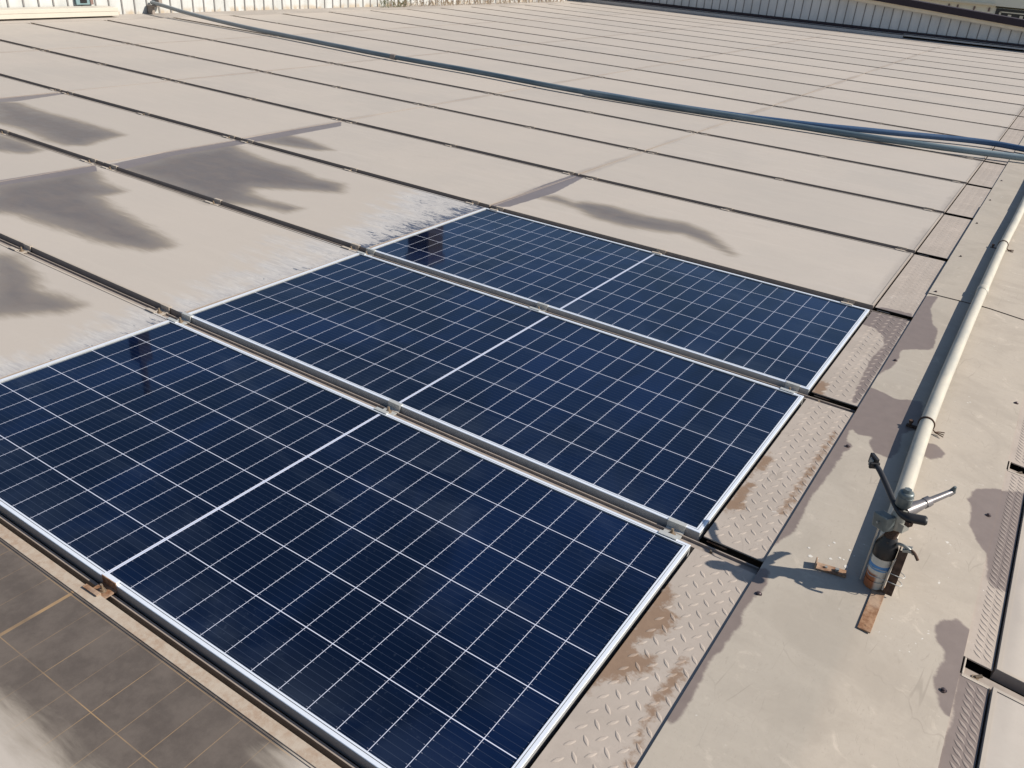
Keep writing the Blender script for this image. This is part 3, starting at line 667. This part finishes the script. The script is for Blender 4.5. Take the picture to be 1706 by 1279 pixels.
# ---------------------------------------------------------------- impact sprinkler on its riser
SX, SY = .462, 1.2
t = empty('sprinkler', (SX, SY, .003), 'impact sprinkler on a short riser at the near end of the white pipe', 'sprinkler'); Z = -.003
def part(b, name, m, par=None): 
    o = b.build(name, m, par or t); return o
b = MB(); b.tube(smooth([(-.0015, .040, PZ + Z), (0, .018, PZ + Z), (0, .003, PZ + .006 + Z), (0, 0, PZ + .022 + Z), (0, 0, .112 + Z)], 6), .0262, 24)
b.tube([(0, 0, .004 + Z), (0, 0, .03 + Z)], [.024, .0262], 24); part(b, 'riser', M['riser'])
b = MB(); b.tube([(0, 0, .064), (0, 0, .066), (0, 0, .079), (0, 0, .081)], [.0262, .0276, .0276, .0262], 24); part(b, 'blue_band', M['blue'])
b = MB(); b.tube([(0, 0, .103), (0, 0, .105), (0, 0, .135), (0, 0, .150), (0, 0, .166)], [.0262, .0290, .0290, .0235, .0165], 24); b.tube([(0, 0, .150), (0, 0, .158)], .0225, 6); part(b, 'coupling', M['dark'])
b = MB()
for k in range(6): b.ring((.0008 * k, 0, .167 + .0055 * k), (0, 0, 1), .0125, .0034, 20)
b.tube([(0, 0, .160), (0, 0, .206)], .0125, 16); part(b, 'thread', M['rustdk'])
b = MB()                                           # cast body: hub, boxy housing turned to the left, web to the nozzle
b.tube([(.004, 0, .196), (.004, 0, .206), (.004, .002, .236), (.004, .002, .256)], [.0165, .0205, .0205, .0150], 18)
b.obox((.012, -.004, .212), (.016, -.006, 0), (.006, .014, 0), (0, 0, .012))
part(b, 'body', M['zinc'])
b = MB(); b.obox((-.026, -.020, .214), (.0175, -.0145, .004), (.0095, .0115, 0), (-.002, 0, .021)); o = part(b, 'housing', M['gunmetal']); bevel(o, .003)
b = MB(); b.tube([(-.0375, -.0335, .214), (-.0395, -.0360, .2142)], .0032, 10); part(b, 'housing_screw', M['zinc'], o).matrix_parent_inverse = Matrix.Identity(4)
b = MB(); b.tube([(.002, .004, .262), (.002, .004, .266), (.002, .004, .300), (.002, .004, .304), (.002, .004, .3055)], [.0155, .0195, .0185, .0170, .0120], 22)
b.tube([(.002, .004, .3055), (.002, .004, .3135)], [.0115, .0095], 6); b.ring((.002, .004, .292), (0, 0, 1), .0186, .0012, 24); part(b, 'spring_cap', M['gunmetal'])
b = MB(); a0 = Vector((.010, .006, .246)); a1 = Vector((.100, .146, .272)); d = (a1 - a0)
b.tube([a0, a0 + d * .18, a0 + d * .36, a0 + d * .42], [.017, .0165, .0125, .0125], 16)
b.tube([a0 + d * .40, a0 + d * .5], .0152, 6); b.tube([a0 + d * .5, a0 + d * .93, a0 + d], [.0098, .0080, .0078], 14)
nz = part(b, 'nozzle', M['nozzle'])
b = MB(); e = a0 + d * .97; b.tube([e + Vector((-.004, .003, -.014)), e + Vector((0, 0, 0)), e + Vector((.003, -.002, .018))], [.0055, .0085, .0040], 10); part(b, 'nozzle_pin', M['gunmetal'], nz)
b = MB()                                           # black drive arm, a flat curved bar from the deflector over the hub to its paddle
path = smooth([(-.098, .140, .276), (-.078, .108, .276), (-.050, .064, .268), (-.018, .010, .258), (.000, -.016, .254), (.020, -.026, .254), (.046, -.022, .256), (.066, -.018, .258)], 5)
k = len(path); w_ = [.0078 if i < k * .55 else .0078 + .0075 * min(1, (i - k * .55) / (k * .18)) for i in range(k)]; w_[-1] = .011; w_[0] = .006
b.tube(path, w_, 12, True, 0, .75); arm = part(b, 'drive_arm', M['dark'])
b = MB(); c0 = Vector((-.104, .148, .279))
b.obox(c0, (.0045, .0030, 0), (-.0105, .0145, 0), (0, 0, .0155)); b.obox(c0 + Vector((.006, -.016, -.004)), (.011, .008, 0), (-.0025, .0035, 0), (0, 0, .009)); o = part(b, 'deflector', M['dark'], arm); bevel(o, .002)
b = MB(); b.obox(c0 + Vector((-.0045, -.0090, -.003)), (.0012, .0008, 0), (-.0050, .0069, 0), (0, 0, .0120)); part(b, 'worn_face', M['zinc'], o)
b = MB(); b.obox((.030, -.036, .243), (.0055, -.003, 0), (.004, .006, 0), (0, 0, .006)); part(b, 'trip_lug', M['rustdk'])

# angle iron post wired to the riser, welded to a flat foot bar
t = empty('support_post', (.506, 1.19, .002), 'brown angle iron post wired to the sprinkler riser, on a rusty foot bar', 'post')
b = MB(); b.box(-.014, -.0105, -.012, .014, .004, .150); b.box(-.0105, .008, -.012, -.0085, .004, .150); bevel(b.build('angle_iron', M['rustdk'], t), .001)
b = MB(); b.box(-.040, -.008, -.185, .02, .0004, .0044); b.tube([(-.022, -.165, .0044), (-.022, -.165, .0052)], .004, 8); bevel(b.build('foot_bar', M['rust'], t), .0008)
b = MB(); b.tube(smooth([(-.030, .01, .150), (-.012, -.006, .165), (.006, -.010, .163), (.020, -.008, .152)], 5), .0042, 8); b.obox((.004, -.006, .158), (.010, 0, .003), (0, .012, 0), (-.001, 0, .003)); b.build('bracket', M['zinc'], t)
b = MB(); b.tube(smooth([(.012, -.012, .163), (.022, -.016, .160), (.034, -.018, .146)], 4), .0040, 8); b.build('hook', M['rustdk'], t)
for z in (.045, .072):
    b = MB(); P = [(-.072, .012, z), (-.060, -.013, z), (-.040, -.0175, z + .002), (-.014, -.0165, z + .004), (.016, -.0145, z + .002), (.018, .004, z), (-.018, .024, z), (-.05, .034, z), (-.070, .026, z), (-.072, .012, z)]
    b.tube(smooth(P, 4), .0011, 6); b.build('wire', M['clampm'], t)
b = MB(); b.tube(smooth([(-.018, -.0175, .018), (-.018, -.0195, .07), (-.016, -.0195, .10), (-.014, -.0185, .125)], 4), .0023, 7); b.build('strap', M['clampd'], t)
b = MB(); b.obox((-.077, .012, .095), (.0018, 0, 0), (0, .009, 0), (0, 0, .088)); b.build('flat_bar', M['clampd'], t)
t = empty('rusty_plate', (.352, 1.186, .002), 'small rusty plate with a bolt lying left of the sprinkler foot', 'bracket')
b = MB(); b.obox((0, 0, .0035), (.040, .008, 0), (-.003, .0145, 0), (0, 0, .0025)); b.obox((-.0385, -.008, .012), (.002, .0004, 0), (-.003, .0145, 0), (0, 0, .010)); bevel(b.build('plate', M['rust'], t), .0008)
b = MB(); b.tube([(.016, .003, .006), (.016, .003, .013)], .006, 6); b.tube([(-.012, -.002, .006), (-.012, -.002, .010)], .0045, 6); b.build('bolt', M['zinc'], t)
# white flakes of dried scale scattered beside the foot
b = MB(); rr = random.Random(5)
for i in range(13):
    x = .35 + rr.gauss(0, .05); y = 1.265 + rr.gauss(0, .045); s_ = rr.uniform(.002, .006) * (1.5 if i < 4 else 1); k = rr.randint(5, 7); a_ = rr.random() * 6
    if x > .412: continue
    b.prism([(x + s_ * rr.uniform(.6, 1.2) * math.cos(a_ + 2 * math.pi * q / k), y + s_ * rr.uniform(.6, 1.2) * math.sin(a_ + 2 * math.pi * q / k)) for q in range(k)], -.001, .0026)
tag(b.build('scale_flakes', M['flake']), 'white flakes scattered beside the small rusty plate on the ridge sheet', 'flakes', None, 'stuff')
# rusty splice pieces where the rails end between the checker plates
for k, lab in ((0, 'beside the nearest clean panel corner'), (1, 'between the middle and farthest clean panels'), (2, 'at the far corner of the clean panels'), (3, 'one gap behind the clean panels')):
    y = seam_y(k, 0); t = empty('rail_bracket', (.05, y, -.02), 'rusty bracket in the checker plate gap ' + lab, 'bracket', 'brackets in the checker plate gaps')
    b = MB(); b.box(-.026, .034, -.040, -.031, .0025, .0055); b.box(-.026, .034, .030, .036, .0025, .0050); b.box(-.020, .028, -.031, -.028, -.022, .0055); b.box(-.020, .028, -.028, .014, -.024, -.021); bevel(b.build('bracket_plate', M['rust'] if k in (0, 1) else M['clampd'], t), .0008)
    b = MB(); b.tube([(0, 0, -.021), (0, 0, -.012)], .0085, 6); b.tube([(0, 0, -.012), (.002, 0, .004)], .0042, 8); b.build('bolt', M['bolt'], t)
for k, lab in ((0, 'at the bottom right, its plate bent'), (1, 'at the right picture edge')):
    x = .742; y = k * RP + PH + .0235; t = empty('rail_bracket', (x, y, zr(x) - .012), 'steel bracket in the narrow checker plate gap ' + lab, 'bracket', 'brackets in the narrow plate gaps', (0, TILT, 0))
    b = MB(); b.box(-.030, .034, -.042, -.034, .0015, .0055); b.box(-.030, .034, -.034, -.031, -.020, .0055); b.box(-.030, .034, -.031, .020, -.022, -.019); b.box(-.030, -.026, -.031, .030, -.019, .006); bevel(b.build('bracket_plate', M['clampd'], t), .0008)
    b = MB(); b.tube([(.004, -.004, -.019), (.004, -.004, -.010)], .009, 6); b.tube([(.004, -.004, -.010), (.016, .004, -.004)], .0045, 8); b.build('bolt', M['bolt'], t)

# ---------------------------------------------------------------- blue pipes crossing the roof
t = empty('blue_pipe', (-5.5, 7.55, 0), 'long faded blue grey pipe crossing the dusty panels to the white wall', 'pipe'); inv = Matrix.Translation((5.5, -7.55, 0))
bp = [(-12.06, 8.02, .150), (-11.6, 7.93, .140), (-11.1, 7.86, .115), (-10.4, 7.83, .082), (-9.6, 7.80, .056), (-8.9, 7.77, .046), (-7.8, 7.67, .042), (-6.7, 7.575, .043), (-5.4, 7.56, .041), (-4.1, 7.47, .042), (-2.8, 7.53, .042),
      (-1.82, 7.62, .041), (-.72, 7.755, .042), (.15, 7.94, .046), (.50, 8.03, .050), (.9, 8.13, .048)]
b = MB(); b.tube(smooth(bp, 6), .028, 18); o = b.build('pipe', M['hose'], t); o.matrix_parent_inverse = inv
b = MB(); b.tube([(-6.74, 7.578, .043), (-6.66, 7.573, .043)], .033, 18); o = b.build('joint', M['oldside'], t); o.matrix_parent_inverse = inv
b = MB(); b.box(-12.07, -11.96, 7.94, 7.985, -.01, .12); b.box(-12.07, -11.90, 7.93, 8.09, .10, .115); b.box(-12.07, -11.99, 8.10, 8.16, .10, .26); o = b.build('wall_bracket', M['oldside'], t); o.matrix_parent_inverse = inv
t = empty('blue_hose', (-1.0, 8.1, 0), 'bright blue hose curving away from the faded blue pipe at right', 'hose')
hp = [(-3.9, 7.565, .034), (-3.0, 7.60, .034), (-2.3, 7.68, .036), (-1.87, 7.76, .040), (-1.48, 7.87, .044), (-1.15, 8.01, .046), (-.8, 8.17, .046), (-.3, 8.41, .047), (0.0, 8.50, .046), (.28, 8.49, .042), (.6, 8.42, .045), (.95, 8.36, .045)]
b = MB(); b.tube(smooth(hp, 8), .030, 16, True, 0, .9); o = b.build('hose', M['flathose'], t); o.matrix_parent_inverse = Matrix.Translation((1.0, -8.1, 0))

# ---------------------------------------------------------------- walls round the roof
t = empty('corrugated_wall', (-12.1, 12, 0), 'sunlit white corrugated steel wall along the left edge of the roof', 'wall')
b = MB(); b.box(-.10, 0, -9.5, 10.6, -.13, 2.0); b2 = MB()
y = 7.75 - 12 - .216 * 24
while y < 10.5:
    b2.box(.0, .011, y - .0105, y + .0105, -.12, 1.98); y += .2155
b.build('wall_sheet', M['wallwhite'], t); o = b2.build('shaded_seams', M['rib'], t)
b = MB(); b.box(0.012, .05, -5.235, -4.965, .14, .62); f = b.build('window', M['teal'], t)
b = MB(); b.box(.050, .054, -5.175, -5.07, .16, .60); b.build('pane', M['win'], f)
b = MB(); b.box(.050, .062, -5.02, -4.975, .14, .62); b.build('shutter', M['brown'], f)
t = empty('gutter_box', (-11.75, 4.6, 0), 'beige folded steel gutter box at the foot of the white wall, top left', 'gutter')
b = MB(); b.box(-.30, 0, -3.5, 2.62, .012, .122); b.box(.0, .006, -3.5, 2.62, .075, .126); b.box(-.30, -.06, -3.5, 2.55, .0, .028); bevel(b.build('gutter', M['ledge'], t), .004)

t = empty('gable_wall', (-4, 22.2, 0), 'shaded grey corrugated wall with sloping eave at the far end of the roof', 'wall')
ez = lambda x: .594 + (-3.84 - x) * .0737        # eave underside
b = MB(); b2 = MB(); X0, X1 = -12.2, 3.2
def slab(b, x0, x1, y0, y1, za, zb, off=4.0, yo=22.2):   # sloped bar; za, zb are functions of x
    b.add([(x0 + off, y0 - yo, za(x0)), (x1 + off, y0 - yo, za(x1)), (x1 + off, y1 - yo, za(x1)), (x0 + off, y1 - yo, za(x0)),
           (x0 + off, y0 - yo, zb(x0)), (x1 + off, y0 - yo, zb(x1)), (x1 + off, y1 - yo, zb(x1)), (x0 + off, y1 - yo, zb(x0))],
          [(3, 2, 1, 0), (4, 5, 6, 7), (0, 1, 5, 4), (1, 2, 6, 5), (2, 3, 7, 6), (3, 0, 4, 7)])
slab(b, X0, X1, 22.2, 22.32, lambda x: -.13, lambda x: ez(x) + .02); b.build('wall_sheet', M['wallgrey'], t)
x = -3.737 - .2155 * 39
while x < X1 - .1:
    x0_, x1_ = x - .009, x + .009; slab(b2, x0_, x1_, 22.19, 22.2, lambda q: .07, lambda q: ez(q) - .004); x += .2155
b2.build('shaded_seams', M['rib'], t)
b = MB(); slab(b, X0, X1, 22.02, 22.36, lambda q: ez(q) + .021, lambda q: ez(q) + .100); b.build('eave', M['eave'], t)
b = MB(); slab(b, X0, X1, 21.97, 22.42, lambda q: ez(q) + .101, lambda q: ez(q) + .245); b.build('fascia', M['fascia'], t)
t = empty('flashing', (-4, 22.0, 0), 'dusty steel flashing lapped along the foot of the far grey wall', 'flashing')
b = MB(); b.box(X0 + 4, .68, -.09, .10, .052, .066); b.box(X0 + 4, .68, -.09, -.084, -.01, .066); b.box(.66, X1 + 4, -.06, .12, .068, .082); b.box(.66, X1 + 4, -.06, -.054, .036, .082); b.build('flashing_sheet', M['flash'], t)
b = MB(); b.box(X0 + 4, X1 + 4, .12, .19, -.10, .13); b.build('drawn_shadow_board', M['fascia'], t)  # dark board added to draw the shadow line between wall and flashing

t = empty('far_building', (0, 40, -6), 'sunlit cream building beyond the far wall, dark window at its corner', 'building')
b = MB(); b.box(-16, 1.5, 0, 9, 0, 6.30); b.box(-16, 1.5, -.12, 9, 6.36, 12); b.box(-16, -3.25, -.02, 9, 6.30, 6.36); b.box(-3.25, 1.5, .6, 9, 6.30, 6.36); b.build('wall', M['farwall'], t)
b = MB(); b.box(-3.2, 1.2, -.03, -.005, 5.95, 6.29); f = b.build('window', M['win'], t)
b = MB(); b.box(-3.05, -2.98, -.08, -.031, 6.02, 6.18); b.box(-3.05, 1.0, -.08, -.031, 6.15, 6.19); b.box(-2.72, -2.60, -.10, -.031, 5.97, 6.10); b.box(-2.30, -2.18, -.10, -.031, 5.97, 6.10); b.build('rail', M['eave'], f)
for x in (-4.95, -4.62, -4.0, -3.45):
    b = MB(); b.box(x - .03, x + .03, -.05, -.001, 6.14, 6.28); b.build('vent', M['brown'], t)
b = MB(); b.box(-16.1, -3.3, -.25, -.001, 6.37, 6.44); b.build('ledge', M['eave'], t)

# dry weeds at the foot of the white wall, far left
def weeds(name, y0, y1, n, h, m, lab):
    b = MB(); rr = random.Random(11)
    for i in range(n):
        y = rr.uniform(y0, y1); x = -11.98 + abs(rr.gauss(0, .07)); z = 0; hh = h * rr.uniform(.4, 1.1); dx, dy = rr.gauss(0, .05), rr.gauss(0, .09)
        b.tube([(x, y, -.02), (x + dx * .4, y + dy * .5, hh * .6), (x + dx, y + dy, hh)], [.004, .003, .001], 4, False)
        for k in range(5):
            f = rr.uniform(.25, 1); c = Vector((x + dx * f, y + dy * f, hh * f)); a = Vector((rr.gauss(0, 1), rr.gauss(0, 1), rr.gauss(0, .7))).normalized() * rr.uniform(.015, .035); q = a.orthogonal().normalized() * .008
            b.add([c, c + a * .5 + q, c + a, c + a * .5 - q], [(0, 1, 2, 3)])
    tag(b.build(name, m), lab, 'weeds', None, 'stuff')
weeds('dry_weeds', 13.4, 20.5, 260, .17, M['weed'], 'dry brown weeds along the foot of the white wall')
weeds('green_weeds', 13.2, 14.1, 40, .2, M['weedg'], 'green tuft of weeds at the foot of the white wall')

# things outside the frame that the clean glass mirrors
t = empty('chimney_stack', (-37.3, 46.9, -6), 'dark square chimney mirrored in the far clean panel', 'chimney')
b = MB(); b.box(-1.0, 1.0, -.9, .9, 0, 26.5); bevel(b.build('shaft', M['brick'], t), .05)
b = MB(); b.box(-1.12, 1.12, -1.02, 1.02, 26.5, 27.0); b.build('cap', M['brick'], t)
t = empty('roof_mast', (-25.1, 14.9, -6), 'dark mast with a box on it mirrored in the near clean panel', 'mast')
b = MB(); b.tube([(0, 0, 0), (0, 0, 20.6)], [.20, .12], 10); b.build('pole', M['brick'], t)
b = MB(); b.box(-.30, .30, -.25, .25, 16.8, 19.2); bevel(b.build('cabinet', M['brick'], t), .03)
